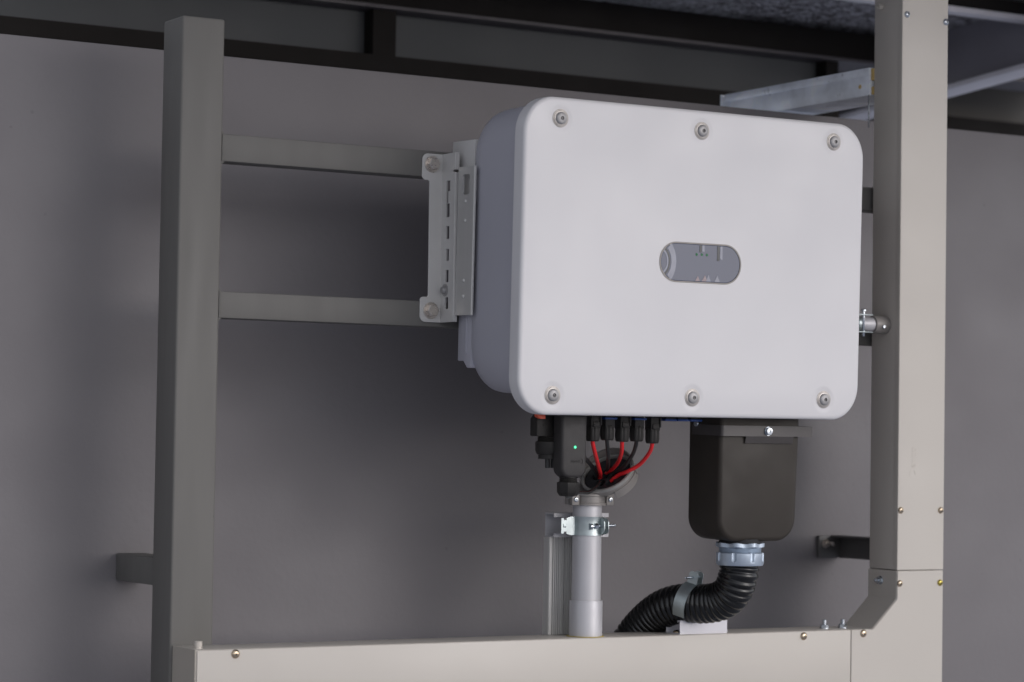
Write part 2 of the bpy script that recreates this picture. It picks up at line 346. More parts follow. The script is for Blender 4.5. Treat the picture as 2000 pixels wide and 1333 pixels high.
hexbolt(t_br, -0.3595, 0.165); hexbolt(t_br, -0.3575, -0.0825)
g = bm_new(); lathe(g, (-0.3395, 0.2515, -0.048), (-1, 0, 0), [(0.0105, 0), (0.0105, 0.001)], 30); lathe(g, (-0.3405, 0.2515, -0.048), (-1, 0, 0), [(0.0062, 0), (0.0062, 0.004), (0.005, 0.0058), (0, 0.006)], 24)
obj('screw', g, m_cap, t_br)

# ================================================================== INVERTER
INV = (R(1.48), R(-0.25), R(0.585))
t_in = thing('solar_inverter', 'large white solar inverter box with rounded corners and a small oval window', 'inverter', (0, 0, 0), INV)
def rrect(x0, x1, z0, z1, rx, rz_, y, n=12):
    out = []
    for cx, cz_, a in ((x1 - rx, z1 - rz_, 0), (x0 + rx, z1 - rz_, 90), (x0 + rx, z0 + rz_, 180), (x1 - rx, z0 + rz_, 270)):
        for k in range(n + 1):
            q = R(a + 90 * k / n); out.append((cx + rx * math.cos(q), y, cz_ + rz_ * math.sin(q)))
    return out
CX0, CX1, CZ0, CZ1 = -0.3435, 0.3525, -0.2560, 0.2570
rings = []
def cov(i, y): return rrect(CX0 + i, CX1 - i, CZ0 + i, CZ1 - i, .056 - i, .060 - i, y)
rings = [cov(.045, -0.0003), cov(.0075, 0), cov(.0050, .0004), cov(.0030, .0011), cov(.0015, .0024), cov(.0004, .0042), cov(0, .0062), cov(0, .029), cov(.002, .031), cov(.006, .031)]
g = bm_new(); loft(g, rings)
cover = obj('front_cover', g, m_cover, t_in, sharp=50)
# oval window opening
def oval(c0, c1, zc, hr, y, n=20):
    out = []
    for cx, a in ((c1, -90), (c0, 90)):
        for k in range(n + 1):
            q = R(a + 180 * k / n); out.append((cx + hr * math.cos(q), y, zc + hr * math.sin(q)))
    return out
WX0, WX1, WZ, WR = -0.0425, 0.0575, 0.0015, 0.0335
c = bm_new(); loft(c, [oval(WX0, WX1, WZ, WR, -.02), oval(WX0, WX1, WZ, WR, .012)]); cut(cover, c)
# dished seats round the screws: a smooth bump that follows the screw positions
SCR = [(-0.2765, 0.2225), (0.0035, 0.2225), (0.2835, 0.2240), (-0.2785, -0.2240), (-0.0030, -0.2230), (0.2745, -0.2215)]
t = m_cover.node_tree; N = t.nodes; L = t.links
tc = [n for n in N if n.type == 'TEX_COORD'][0]; prev = None
for sx, sz in SCR:
    vd = N.new('ShaderNodeVectorMath'); vd.operation = 'DISTANCE'; vd.inputs[1].default_value = (sx, 0, sz); L.new(tc.outputs['Object'], vd.inputs[0])
    mr = N.new('ShaderNodeMapRange'); mr.interpolation_type = 'SMOOTHERSTEP'; mr.inputs[1].default_value = .012; mr.inputs[2].default_value = .026; mr.inputs[3].default_value = 0; mr.inputs[4].default_value = 1
    L.new(vd.outputs['Value'], mr.inputs[0])
    if prev is None: prev = mr.outputs[0]
    else:
        mm = N.new('ShaderNodeMath'); mm.operation = 'MULTIPLY'; L.new(prev, mm.inputs[0]); L.new(mr.outputs[0], mm.inputs[1]); prev = mm.outputs[0]
bp2 = N.new('ShaderNodeBump'); bp2.inputs['Strength'].default_value = 1.0; bp2.inputs['Distance'].default_value = 0.0012
L.new(prev, bp2.inputs['Height']); ob = [n for n in N if n.type == 'BUMP' and n != bp2][0]; L.new(bp2.outputs[0], ob.inputs['Normal'])
# window pieces
g = bm_new()
A = [oval(WX0, WX1, WZ, WR + .0002, .001), oval(WX0, WX1, WZ, WR + .0002, -.0012), oval(WX0, WX1, WZ, WR - .0022, -.0012), oval(WX0, WX1, WZ, WR - .0022, .004)]
loft(g, A, cap=False); fr_ = obj('window_frame', g, m_cast, t_in)
g = bm_new(); loft(g, [oval(WX0, WX1, WZ, WR - .0032, -.0006), oval(WX0, WX1, WZ, WR - .0020, .0003), oval(WX0, WX1, WZ, WR - .0020, .0075)]); wn = obj('window', g, m_win, t_in)
for x in (-.0010, 0.0095, 0.0200):
    g = bm_new(); lathe(g, (x, -.0006, .0158), (0, -1, 0), [(0.0024, 0), (0.0022, .0003), (0, .0005)], 16); obj('indicator_light', g, m_ledsm, wn)
# reflections in the window, built as raised tinted pieces: arc, bars from top, peaks
m_wl = mat('reflection_pale', (.145, .165, .23), .12, var=.08, vscale=60); m_wd = mat('reflection_dark', (.035, .04, .045), .3); m_wp = mat('reflection_pink', (.22, .165, .185), .2, var=.2, vscale=200)
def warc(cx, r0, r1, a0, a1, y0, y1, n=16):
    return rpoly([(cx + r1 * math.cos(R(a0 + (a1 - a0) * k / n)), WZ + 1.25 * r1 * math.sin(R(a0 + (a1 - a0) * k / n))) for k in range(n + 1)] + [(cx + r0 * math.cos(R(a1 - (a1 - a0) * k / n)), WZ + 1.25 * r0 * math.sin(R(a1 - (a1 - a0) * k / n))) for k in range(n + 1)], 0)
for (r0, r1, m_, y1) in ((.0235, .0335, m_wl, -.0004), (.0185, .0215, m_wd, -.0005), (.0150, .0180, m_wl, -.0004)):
    g = bm_new(); prism(g, warc(-.0760, r0, r1, -48 if r1 > .03 else -60, 48 if r1 > .03 else 60, 0, 0), 'xz', -.0010, .001); obj('reflected_arc', g, m_, wn)
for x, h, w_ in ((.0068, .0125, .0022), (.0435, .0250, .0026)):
    g = bm_new(); prism(g, rpoly([(x - w_, WZ + .0300), (x - w_, WZ + .0300 - h), (x + w_, WZ + .0300 - h), (x + w_, WZ + .0300)], [0, w_ * .9, w_ * .9, 0], 5), 'xz', -.0011, .001); obj('reflected_bar', g, m_wd, wn)
    g = bm_new(); prism(g, rpoly([(x + w_ + .001, WZ + .0300), (x + w_ + .001, WZ + .0310 - h * .85), (x + w_ + .006, WZ + .0310 - h), (x + w_ + .0055, WZ + .0300)], .001, 3), 'xz', -.0009, .001); obj('reflected_bar', g, m_wl, wn)
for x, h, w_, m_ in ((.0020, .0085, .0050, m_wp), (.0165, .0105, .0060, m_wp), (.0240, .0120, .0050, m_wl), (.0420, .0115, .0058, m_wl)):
    g = bm_new(); prism(g, [(x - w_, WZ - .0300), (x - w_ * .45, WZ - .0300 + h * .55), (x, WZ - .0300 + h), (x + w_ * .5, WZ - .0300 + h * .45), (x + w_, WZ - .0300)], 'xz', -.0010 - x * .002, .001); obj('reflected_peak', g, m_, wn)
# screws of the cover
for sx, sz in SCR:
    g = bm_new(); lathe(g, (sx, 0, sz), (0, -1, 0), [(0.0150, -.003), (0.0150, .0008), (0.0144, .0012), (.0134, .0012), (.0132, .0020), (.0124, .0025), (.0104, .0026)], 40); wa = obj('washer', g, m_washer, t_in)
    g = bm_new(); lathe(g, (sx, 0, sz), (0, -1, 0), [(0.0100, .002), (0.0104, .0036), (.0098, .0048), (.0078, .0060), (.0055, .0066), (.0032, .0069), (.0032, .0060), (0, .0060)], 40); sc = obj('screw', g, m_cap, t_in)
    g = bm_new(); lathe(g, (sx, 0, sz), (0, -1, 0), [(0.0031, .0058), (.0031, .00700), (.0022, .00702), (.0022, .0059)], 6); lathe(g, (sx, 0, sz), (0, -1, 0), [(0.0008, .0058), (.0008, .0069), (0, .0070)], 8); obj('socket', g, m_dark, sc)
# body
def bd(i, y, k=0.0): return rrect(-0.3255 + i, 0.327 - i, -0.2240 + i, 0.2510 - i, .050 + k - i * .5, .062 + 2 * k - i * .5, y, 14)
g = bm_new(); loft(g, [bd(.02, .0305), bd(0, .034), bd(0, .10, .003), bd(.001, .16, .007), bd(.0025, .180, .009), bd(.006, .193, .010), bd(.012, .199, .010), bd(.030, .202, .010)])
body = obj('body', g, m_body, t_in, sharp=50)
g = bm_new(); prism(g, [(.19, -.060), (.2350, -.060), (.2350, -.1715), (.216, -.1715), (.204, -.183), (.19, -.183)], 'yz', -.3205, .3215, .002, 2)
box(g, (-.3225, .204, -.160), (-.3200, .2100, -.06), .0008)
obj('rear_housing', g, m_body, t_in)
g = bm_new(); box(g, (-.3200, .1960, -.0595), (.3200, .2700, .1990), .001); obj('rear_plate', g, m_plate, t_in)
# side hanger strip
g = bm_new(); prism(g, rpoly([(-.334, .224), (-.334, .1710), (-.3300, .1710), (-.3300, .1735), (-.3312, .1735), (-.3312, .224)], [.0005, .002, 0, 0, .0004, 0], 5), 'xy', -.0955, .1525)
hg = obj('hanger', g, m_alu, t_in)
c = bm_new(); prism(c, rpoly([(.1855, .1055), (.2085, .1055), (.2085, .140), (.1855, .140)], .005, 5), 'yz', -.35, -.3295); cut(hg, c)
for z in (.0945, .0625, -.0375, -.0640):
    g = bm_new(); lathe(g, (-.334, .1985, z), (-1, 0, 0), [(.0036, 0), (.0034, .001), (.0022, .0022), (0, .0026)], 20); obj('rivet', g, m_alu, hg)
# terminal cover below
g = bm_new(); pts = [(0.093, -0.205), (0.0950, -0.4685), (0.2600, -0.4685), (0.2665, -0.205)]
prism(g, rpoly(pts, [0, .040, .040, 0], 10), 'xz', 0.050, 0.145, 0.008, 4, 40)
tb = obj('terminal_cover', g, m_box, t_in, label='matt black terminal cover hanging under the inverter')
g = bm_new()
prism(g, rpoly([(0.0915, 0.13), (0.0915, 0.0435), (0.2870, 0.0435), (0.2870, 0.13), (0.2850, 0.13), (0.2850, 0.0455), (0.0935, 0.0455), (0.0935, 0.13)], [0, .006, 0.001, 0, 0, 0, .004, 0], 4), 'xy', -0.2875, -0.2695)
prism(g, [(.0437, -.2870), (.0455, -.2870), (.0492, -.2985), (.0470, -.2995)], 'yz', .144, .246)
obj('clamp_band', g, mat('band_coat', (.060, .053, .050), .38, var=.05, vscale=20, bump=.1), tb)
g = bm_new(); lathe(g, (.1900, .0435, -.2785), (0, -1, 0), [(0.0078, 0), (.0078, .0012)], 30); lathe(g, (.1900, .0435, -.2785), (0, -1, 0), [(0.0068, .0012), (.0068, .0048), (.0058, .0058), (.0024, .006), (.0024, .0045), (0, .0045)], 30)
s = obj('screw', g, m_zinc, tb); 
g = bm_new(); lathe(g, (.0935, .118, -.268), (-1, 0, 0), [(0.0065, 0), (.0065, .0015), (.0055, .004), (0, .0045)], 24); obj('side_screw', g, m_zinc, tb)
# capped sockets with blue seals
for i, x in enumerate((.0105, .037, .0635)):
    g = bm_new(); box(g, (x - .010, .080, -.262), (x + .010, .100, -.215), .001); so = obj('socket', g, m_blk, t_in)
    g = bm_new(); box(g, (x - .0125, .078, -.2645), (x + .0125, .102, -.2605), .0015); obj('blue_seal', g, m_blue, so)
g = bm_new(); prism(g, rpoly([(-.2690, -.215), (-.2690, -.2600), (-.262, -.2635), (-.2530, -.2635), (-.2530, -.215)], .001, 2), 'xz', .060, .068); obj('switch_lever', g, m_org, t_in)

# ================================================================== MC4 style cables
def plug_cable(name, label, x, zoff, col, path, seal=False, group='cables plugged into the inverter'):
    t = thing(name, label, 'cable', (x, .09, -.30), None, group)
    g = bm_new(); zt = -.2245 + zoff * 0
    box(g, (x - .0095, .0805, -.277 + zoff), (x + .0095, .0995, -.226), .0012)
    if not seal:
        box(g, (x - .0105, .0785, -.2715 + zoff), (x - .0075, .0810, -.240), .0005); box(g, (x + .0075, .0785, -.2715 + zoff), (x + .0105, .0810, -.240), .0005)
        box(g, (x - .0065, .0780, -.2745 + zoff), (x + .0065, .0805, -.2655 + zoff), .0008); box(g, (x - .0075, .0790, -.2555 + zoff), (x + .0075, .0806, -.2535 + zoff), .0004)
    pb = obj('plug', g, m_blk, t)
    if seal:
        g = bm_new(); box(g, (x - .0125, .0775, -.2615), (x + .0125, .1025, -.2580), .0012); obj('blue_seal', g, m_blue, pb)
    g = bm_new(); b2 = bmesh.new(); prof = []
    seg = 60; rings = []
    for r_, h in ((.0090, -.2730), (.0108, -.2735), (.0116, -.2765), (.0118, -.284), (.0118, -.2905), (.0108, -.2965), (.0092, -.2985), (.0050, -.2985)):
        ring = []
        for k in range(seg):
            a = 2 * PI * k / seg; rr = r_ * (1 + .10 * (abs(math.cos(4 * a)) ** .6 - .7)); ring.append((x + rr * math.cos(a), .09 + rr * math.sin(a), h + zoff))
        rings.append(ring)
    loft(g, rings); obj('nut', g, m_blk, t, sharp=25)
    g = bm_new(); tube(g, catmull([(x, .09, -.285 + zoff), (x, .09, -.300 + zoff)] + path, 8), .0034, 14); obj('cable', g, col, t)
    return t
plug_cable('solar_cable', 'bright red cable, nearest the dongle, with black plug under the inverter', -.1435, .0, m_red, [(-0.1230, 0.112, -0.322), (-0.0900, 0.152, -0.344), (-0.0560, 0.200, -0.3570), (-.050, .215, -.370)])
plug_cable('solar_cable', 'black cable, left one of two, between the first and second red cables', -.1150, .002, m_cable, [(-0.0990, 0.110, -0.322), (-0.0700, 0.155, -0.338), (-0.0400, 0.202, -0.3495), (-.032, .215, -.362)], True)
plug_cable('solar_cable', 'second red cable, in the middle of the plug row', -.0850, .0, m_red, [(-0.0740, 0.108, -0.3172), (-0.0580, 0.142, -0.3325), (-0.0470, 0.176, -0.3450), (-0.0400, 0.206, -0.3530), (-.037, .215, -.362)])
plug_cable('solar_cable', 'black cable, right one of two, curving between the second and third red cables', -.0560, .001, m_cable, [(-0.0453, 0.115, -0.3169), (-0.0410, 0.140, -0.3337), (-0.0379, 0.165, -0.3454), (-0.0373, 0.187, -0.3524), (-.040, .200, -.364)], True)
plug_cable('solar_cable', 'rightmost red cable, curving widely down to the entry cap', -.0240, -.002, m_red, [(-0.0197, 0.105, -0.3165), (-0.0214, 0.130, -0.3360), (-0.0331, 0.150, -0.3486), (-0.0376, 0.172, -0.3556), (-.042, .188, -.366)])

# cable behind the dongle
g = bm_new(); tube(g, catmull([(-.174, .105, -.255), (-.170, .105, -.295), (-0.1545, 0.110, -0.3178), (-0.1069, 0.15, -0.3396), (-0.0555, 0.212, -0.3600), (-.048, .222, -.372)], 8), .0036, 14)
tag(obj('black_cable', g, m_cable), 'black cable coming from behind the dongle into the entry cap', 'cable')

# ================================================================== dongle
t_dg = thing('communication_dongle', 'charcoal communication dongle with a lit green light under the inverter', 'dongle', (-.211, .066, -.30))
g = bm_new(); prism(g, rpoly([(-.2290, -.226), (-.2285, -.3590), (-.1800, -.3590), (-.1785, -.226)], [0, .017, .017, 0], 8), 'xz', .0500, .0800, .0055, 4, 40)
dg_ = obj('casing', g, mat('charcoal_plastic', (.038, .035, .034), .5, spec=.3, var=.05, vscale=30, bump=.15, bscale=900), t_dg)
m_ch = dg_.data.materials[0]
c = bm_new(); loft(c, [oval(-.2085, -.1925, -.3320, .0048, .049), oval(-.2085, -.1925, -.3320, .0048, .0510)]); cut(dg_, c)
c = bm_new(); box(c, (-.24, .04, -.3150), (-.17, .0506, -.3144)); box(c, (-.1793, .045, -.3150), (-.17, .09, -.3144)); cut(dg_, c)
c = bm_new(); box(c, (-.24, .045, -.3150), (-.2282, .09, -.3144)); cut(dg_, c)
text('raised_word', 'FRONT', .0060, .0005, m_ch, Matrix.Translation((-.2005, .0508, -.3321)) @ Matrix.Rotation(R(90), 4, 'X'), t_dg)
g = bm_new(); lathe(g, (-.2030, .0502, -.3085), (0, -1, 0), [(.0030, 0), (.0030, .0003)], 20); li = obj('status_light', g, m_ledrim, t_dg)
g = bm_new(); lathe(g, (-.2030, .0499, -.3085), (0, -1, 0), [(.0021, 0), (.0019, .0006), (0, .0009)], 20); obj('lit_lens', g, m_led, li)
g = bm_new()
prof = [(.0120, -.352)]
for k in range(3): prof += [(.0150, -.3590 - k * .0028), (.0138, -.3604 - k * .0028)]
lathe(g, (-.2055, .066, 0), (0, 0, 1), prof, 32)
obj('thread', g, m_blk, t_dg)
g = bm_new(); lathe(g, (-.2055, .066, 0), (0, 0, 1), [(.0150, -.3655), (.0185, -.3665), (.0185, -.3825), (.0170, -.3845), (.0155, -.3870), (.0140, -.3890), (.006, -.3895)], 8, rot=.2)
obj('gland_nut', g, m_blk, t_dg)
g = bm_new(); tube(g, catmull([(-.2055, .068, -.380), (-.200, .078, -.3890), (-.180, .096, -.3880), (-.1498, .12, -.3845), (-0.1113, 0.15, -0.3846), (-0.0831, 0.172, -0.3772), (-0.0590, 0.196, -0.3690), (-.050, .206, -.378)], 8), .0034, 14)
obj('cable', g, mat('glossy_black_cable', (.02, .02, .02), .2, var=.1, vscale=40), t_dg)

# ================================================================== left connector
t_cn = thing('cable_connector', 'black plastic connector with ribbed nut, left of the dongle', 'connector', (-.24, .09, -.27))
g = bm_new(); prism(g, rpoly([(-.2570, -.262), (-.2570, -.2915), (-.222, -.2915), (-.222, -.226), (-.2480, -.226), (-.2480, -.252)], [.001, .003, .003, .001, .001, .001], 3), 'xz', .082, .104, .0015)
box(g, (-.2445, .0812, -.2755), (-.2405, .0822, -.2715), .0003)
obj('housing', g, m_blk, t_cn)
g = bm_new(); prof = [(.0150, -.290)]
for k in range(3): prof += [(.0190, -.2930 - k * .0026), (.0175, -.2943 - k * .0026)]
lathe(g, (-.2265, .095, 0), (0, 0, 1), prof, 32); obj('thread', g, m_blk, t_cn)
g = bm_new(); lathe(g, (-.2265, .095, 0), (0, 0, 1), [(.0200, -.2995), (.0220, -.3005), (.0220, -.3150), (.0195, -.3210), (.0170, -.3215), (.0170, -.3290), (.010, -.3290)], 14); obj('nut', g, m_blk, t_cn)
for dx, dy in ((-.004, -.004), (.009, .0)):
    g = bm_new(); tube(g, [(-.2265 + dx, .095 + dy, -.325), (-.2265 + dx, .095 + dy, -.3435)], .0042, 16); obj('stub', g, m_cable, t_cn)

# ================================================================== entrance cap on the pipe
t_cap = thing('entrance_cap', 'grey cast cable entry cap with a black rubber grommet on the silver pipe', 'cable entry', (-.072, .215, -.40))
nrm = Vector((-.617, -.283, .735)).normalized(); Cd = Vector((-.0412, .2, -.3549)); PX, PY = -.0725, .215
au = (Vector((1, 0, 0)) - Vector((1, 0, 0)).dot(nrm) * nrm).normalized(); av = nrm.cross(au)
def dring(r, off, n=48):
    return [tuple(Cd + nrm * off + (au * math.cos(2 * PI * k / n) + av * math.sin(2 * PI * k / n)) * r) for k in range(n)]
# lower circle points matched by direction
def cring(r, z, n=48): return [(PX + r * math.cos(2 * PI * k / n), PY + r * math.sin(2 * PI * k / n), z) for k in range(n)]
def mixr(A, B, t): return [tuple(Vector(a).lerp(Vector(b_), t)) for a, b_ in zip(A, B)]
c0 = cring(.031, -.3885); c1 = cring(.034, -.3845); d0 = dring(.0455, -.010)
g = bm_new(); loft(g, [c0, c1, mixr(c1, d0, .5), d0, dring(.0475, -.004), dring(.0475, .003), dring(.0435, .003), dring(.0425, -.002), dring(.0422, -.0085)], cap=True)
obj('cap_body', g, m_cast, t_cap)
g = bm_new()
# hood: part of a cylinder round the disc axis on the far side
b2 = []
hn = 30
DU = Vector((.18, .45, .8)); A0 = math.atan2(DU.dot(av), DU.dot(au))
inner0, inner1, outer0, outer1 = [], [], [], []
for k in range(hn + 1):
    a = A0 - R(95) + R(190) * k / hn; dr = au * math.cos(a) + av * math.sin(a); ext = .016 * math.cos((k / hn - .5) * PI * .98) ** .6 + .001
    inner0.append(Cd + nrm * -.012 + dr * .0480); outer0.append(Cd + nrm * -.012 + dr * .0505)
    inner1.append(Cd + nrm * ext + dr * .0480); outer1.append(Cd + nrm * ext + dr * .0505)
bb = bmesh.new(); V = [[bb.verts.new(p) for p in l] for l in (inner0, inner1, outer1, outer0)]
for i in range(4):
    A_, B_ = V[i], V[(i + 1) % 4]
    for k in range(hn): bb.faces.new((A_[k], A_[k + 1], B_[k + 1], B_[k]))
for k in (0, hn): bb.faces.new([V[i][k] for i in range(4)])
bmesh.ops.recalc_face_normals(bb, faces=bb.faces); merge(g, bb)
obj('hood', g, m_cast, t_cap)
g = bm_new(); bb = bmesh.new(); V = [[], [], [], []]; DRt = Vector((.8, -.1, .1)); A1 = math.atan2(DRt.dot(av), DRt.dot(au))
for k in range(25):
    a = A1 - R(105) + R(190) * k / 24; dr = au * math.cos(a) + av * math.sin(a)
    for i, (o_, r_) in enumerate(((-.020, .0450), (-.004, .0450), (-.005, .0490), (-.020, .0490))): V[i].append(bb.verts.new(Cd + nrm * o_ + dr * r_))
for i in range(4):
    for k in range(24): bb.faces.new((V[i][k], V[i][k + 1], V[(i + 1) % 4][k + 1], V[(i + 1) % 4][k]))
for k in (0, 24): bb.faces.new([V[i][k] for i in range(4)])
bmesh.ops.recalc_face_normals(bb, faces=bb.faces); merge(g, bb); obj('side_flange', g, m_cast, t_cap)
g = bm_new(); lathe(g, Cd, nrm, [(.0421, -.008), (.0421, -.001), (.040, .0005), (0, .0005)], 48, ref=au)
gr = obj('grommet', g, m_rub, t_cap)
rg = bm_new(); lathe(rg, Cd, nrm, [(.0478, .0), (.0478, .0042), (.0465, .0052), (.0436, .0052), (.0428, .0044), (.0428, .0)], 64, ref=au, cap=False); obj('rim', rg, mat('pale_rim', (.32, .31, .29), .4, metal=.2, var=.05, vscale=30), t_cap)
c = bm_new()
for px_, py_, pz_, rr in ((-.0528, .2155, -.358, .0105), (-.0365, .208, -.348, .0105), (-.0320, .187, -.3545, .0105), (-.0576, .1969, -.3699, .0095), (-.0449, .199, -.3584, .0068), (-.0490, .181, -.3690, .0095)):
    p = Vector((px_, py_, pz_)); p = p - nrm * ((p - Cd).dot(nrm)); lathe(c, p - nrm * .006, nrm, [(rr * .85, 0), (rr, .012)], 24)
cut(gr, c)
g = bm_new(); lathe(g, (PX, PY, 0), (0, 0, 1), [(.0300, -.4085), (.0325, -.4080), (.0325, -.4045), (.0310, -.4035), (.0310, -.3935), (.0325, -.3925), (.0325, -.3890), (.0300, -.3885)], 48)
for sx in (-1, 1):
    x = PX - .002 + sx * .0350; box(g, (x - .0075, PY - .022, -.4080), (x + .0075, PY - .012, -.3880), .0012)
    box(g, (x - .0075, PY - .008, -.4070), (x + .0075, PY + .003, -.3890), .0012)
cl = obj('collar', g, m_cast, t_cap)
for sx in (-1, 1):
    x = PX - .002 + sx * .0350; g = bm_new(); lathe(g, (x, PY - .022, -.398), (0, -1, 0), [(.0042, 0), (.0042, .0014), (.0030, .0026), (0, .003)], 20)
    sc = obj('screw', g, m_zinc, t_cap)
    g = bm_new(); box(g, (x - .0022, PY - .0252, -.3984), (x + .0022, PY - .0246, -.3976)); box(g, (x - .0004, PY - .0252, -.4002), (x + .0004, PY - .0246, -.3958)); obj('cross_slot', g, m_dark, sc)

# ================================================================== pipe, sleeve
t_pp = thing('conduit_pipe', 'silver grey upright conduit pipe standing on the ivory duct', 'pipe', (PX, PY, -.633))
g = bm_new(); lathe(g, (PX, PY, 0), (0, 0, 1), [(.0252, -.5745), (.0252, -.4085), (.0240, -.4085)], 56); obj('tube', g, m_pipe, t_pp)
g = bm_new(); lathe(g, (PX, PY, 0), (0, 0, 1), [(.0288, -.6325), (.0288, -.5725), (.0283, -.5715), (.0254, -.5715)], 56); obj('sleeve', g, m_pipe, t_pp)
g = bm_new(); rr = []
for k in range(40):
    a = 2 * PI * k / 40; rr.append((PX + (.0325 + .0012 * math.sin(3 * a + 1) + .0006 * math.sin(7 * a)) * math.cos(a), PY + (.0325 + .0012 * math.sin(3 * a + 1)) * math.sin(a)))
prism(g, rr, 'xy', -.6328, -.6318); obj('sealant', g, m_ydirt, t_pp)
# clamp
t_cp = thing('pipe_clamp', 'shiny zinc saddle clamp round the upright silver pipe', 'clamp', (PX, PY, -.445))
g = bm_new(); seg = 40; rings = []
for (rr_, z) in ((.0270, -.4595), (.0262, -.4545), (.0260, -.450), (.0260, -.437), (.0262, -.4325), (.0270, -.4275)):
    rings.append([(PX + rr_ * math.cos(R(175 + 205 * k / seg)), PY + rr_ * math.sin(R(175 + 205 * k / seg)), z) for k in range(seg + 1)])
bb = bmesh.new(); V = [[bb.verts.new(p) for p in r_] for r_ in rings]; V2 = [[bb.verts.new(((p[0] - PX) * 1.035 + PX, (p[1] - PY) * 1.035 + PY, p[2])) for p in r_] for r_ in rings]
for A_, B_ in zip(V, V[1:]):
    for k in range(seg): bb.faces.new((A_[k], A_[k + 1], B_[k + 1], B_[k]))
for A_, B_ in zip(V2, V2[1:]):
    for k in range(seg): bb.faces.new((A_[k], A_[k + 1], B_[k + 1], B_[k]))
for i in (0, -1):
    for k in range(seg): bb.faces.new((V[i][k], V[i][k + 1], V2[i][k + 1], V2[i][k]))
for k in (0, -1):
    for i in range(len(V) - 1): bb.faces.new((V[i][k], V[i + 1][k], V2[i + 1][k], V2[i][k]))
bmesh.ops.recalc_face_normals(bb, faces=bb.faces); merge(g, bb)
obj('strap', g, m_zstrap, t_cp)
g = bm_new(); prism(g, [(-.1270, -.430), (-.1215, -.430), (-.1215, -.4335), (-.1165, -.4335), (-.1165, -.430), (-.1085, -.4275), (-.0975, -.4275), (-.0975, -.4595), (-.1085, -.4595), (-.1165, -.457), (-.1165, -.4535), (-.1215, -.4535), (-.1215, -.457), (-.1270, -.457)], 'xz', .211, .213, .0003, 1)
box(g, (-.1225, .2098, -.4465), (-.1175, .2112, -.4405), .0006)
obj('foot', g, m_zstrap, t_cp)
for x, tilt in ((-.0600, 0), (-.0520, 0)):
    g = bm_new(); pl = rpoly([(.178, -.4305), (.212, -.4275), (.212, -.4595), (.178, -.4565)], [.009, 0, 0, .009], 6); prism(g, pl, 'yz', x - .0007, x + .0007); obj('lug', g, m_zstrap, t_cp)
g = bm_new(); lathe(g, (-.084, .188, -.4440), (1, 0, .04), [(.0055, 0), (.0055, .004), (0.0026, .0045), (.0026, .050), (.0018, .053), (0, .054)], 16); lathe(g, (-.0745, .188, -.4436), (1, 0, .04), [(.0052, 0), (.0052, .006)], 6); obj('bolt', g, m_zinc, t_cp)
# strut pieces behind the pipe
t_st = thing('strut_channel', 'short horizontal aluminium strut channel behind the silver pipe', 'channel', (-.06, .26, -.444))
g = bm_new()
prism(g, rpoly([(.275, -.4230), (.2460, -.4230), (.2460, -.4300), (.2480, -.4300), (.2480, -.4250), (.2735, -.4250), (.2735, -.4625), (.2480, -.4625), (.2480, -.4575), (.2460, -.4575), (.2460, -.4645), (.275, -.4645)], 0), 'yz', -.1200, -.0080)
obj('channel', g, m_pipe, t_st)
t_vs = thing('upright_strut', 'ribbed upright aluminium strut standing behind the silver pipe', 'strut', (-.10, .26, -.633))
g = bm_new()
prof = [(-.1225, .2745), (-.1225, .2580), (-.1215, .2560), (-.1165, .2560), (-.1165, .2590), (-.1140, .2590)]
x = -.1140
for k in range(4): prof += [(x, .2560), (x + .0024, .2560), (x + .0024, .2600), (x + .0037, .2600)]; x += .0037
prof += [(x, .2600), (x + .0045, .2600), (x + .0045, .2568), (x + .0065, .2568), (x + .0065, .2600), (x + .0085, .2600), (x + .0085, .2568), (x + .0100, .2568), (x + .0100, .2610), (x + .0160, .2610)]
x += .0160
prof += [(x, .2560), (x + .0020, .2560), (x + .0020, .2575), (x + .0030, .2575)]; x += .0030
for k in range(5): prof += [(x, .2560), (x + .0024, .2560), (x + .0024, .2600), (x + .0037, .2600)]; x += .0037
prof += [(x, .2745)]
prism(g, prof, 'xy', -.6325, -.4648); obj('extrusion', g, m_alu, t_vs, sharp=20)

# ================================================================== ducts
t_hd = thing('cable_duct', 'horizontal ivory steel cable duct along the bottom of the frame', 'duct', (-.17, .225, -.69))
DZ, DB = -.6330, -.7650
g = bm_new(); box(g, (-.8120, .1825, DB), (.4775, .2690, DZ), .0012, 2); obj('trough', g, m_duct, t_hd)
g = bm_new(); box(g, (-.8100, .1800, DB + .001), (.4772, .1822, DZ - .0008), .0010, 2); obj('lid', g, m_duct, t_hd)
g = bm_new(); box(g, (-.8133, .1815, DB), (-.8123, .2690, DZ + .0006), .0003, 1); obj('end_cap', g, mat('end_cap_paint', (.44, .40, .34), .45, var=.03), t_hd)
t_vd = thing('cable_trunking', 'tall ivory steel cable trunking column right of the inverter', 'trunking', (.64, .225, -.525))
g = bm_new(); box(g, (.5845, .1905, -.5262), (.6935, .2620, 1.15), .0012, 2); obj('trough', g, m_duct, t_vd)
g = bm_new(); prism(g, rpoly([(.5838, .1905), (.5838, .1800), (.6942, .1800), (.6942, .1905), (.6937, .1905), (.6937, .1812), (.5843, .1812), (.5843, .1905)], [0, .0016, .0016, 0, 0, 0, 0, 0], 4), 'xy', -.5262, 1.15)
lid = obj('lid', g, m_duct, t_vd)
g = bm_new(); prism(g, rpoly([(.58385, .18120), (.58385, .1898), (.69415, .1898), (.69415, .1812)], 0), 'xy', -.5261, 1.149); bmesh.ops.recalc_face_normals(g, faces=g.faces); obj('lid_fill', g, m_duct, t_vd)
t_cr = thing('corner_duct', 'ivory corner duct with a slanted inside edge below the column', 'duct', (.60, .225, -.64))
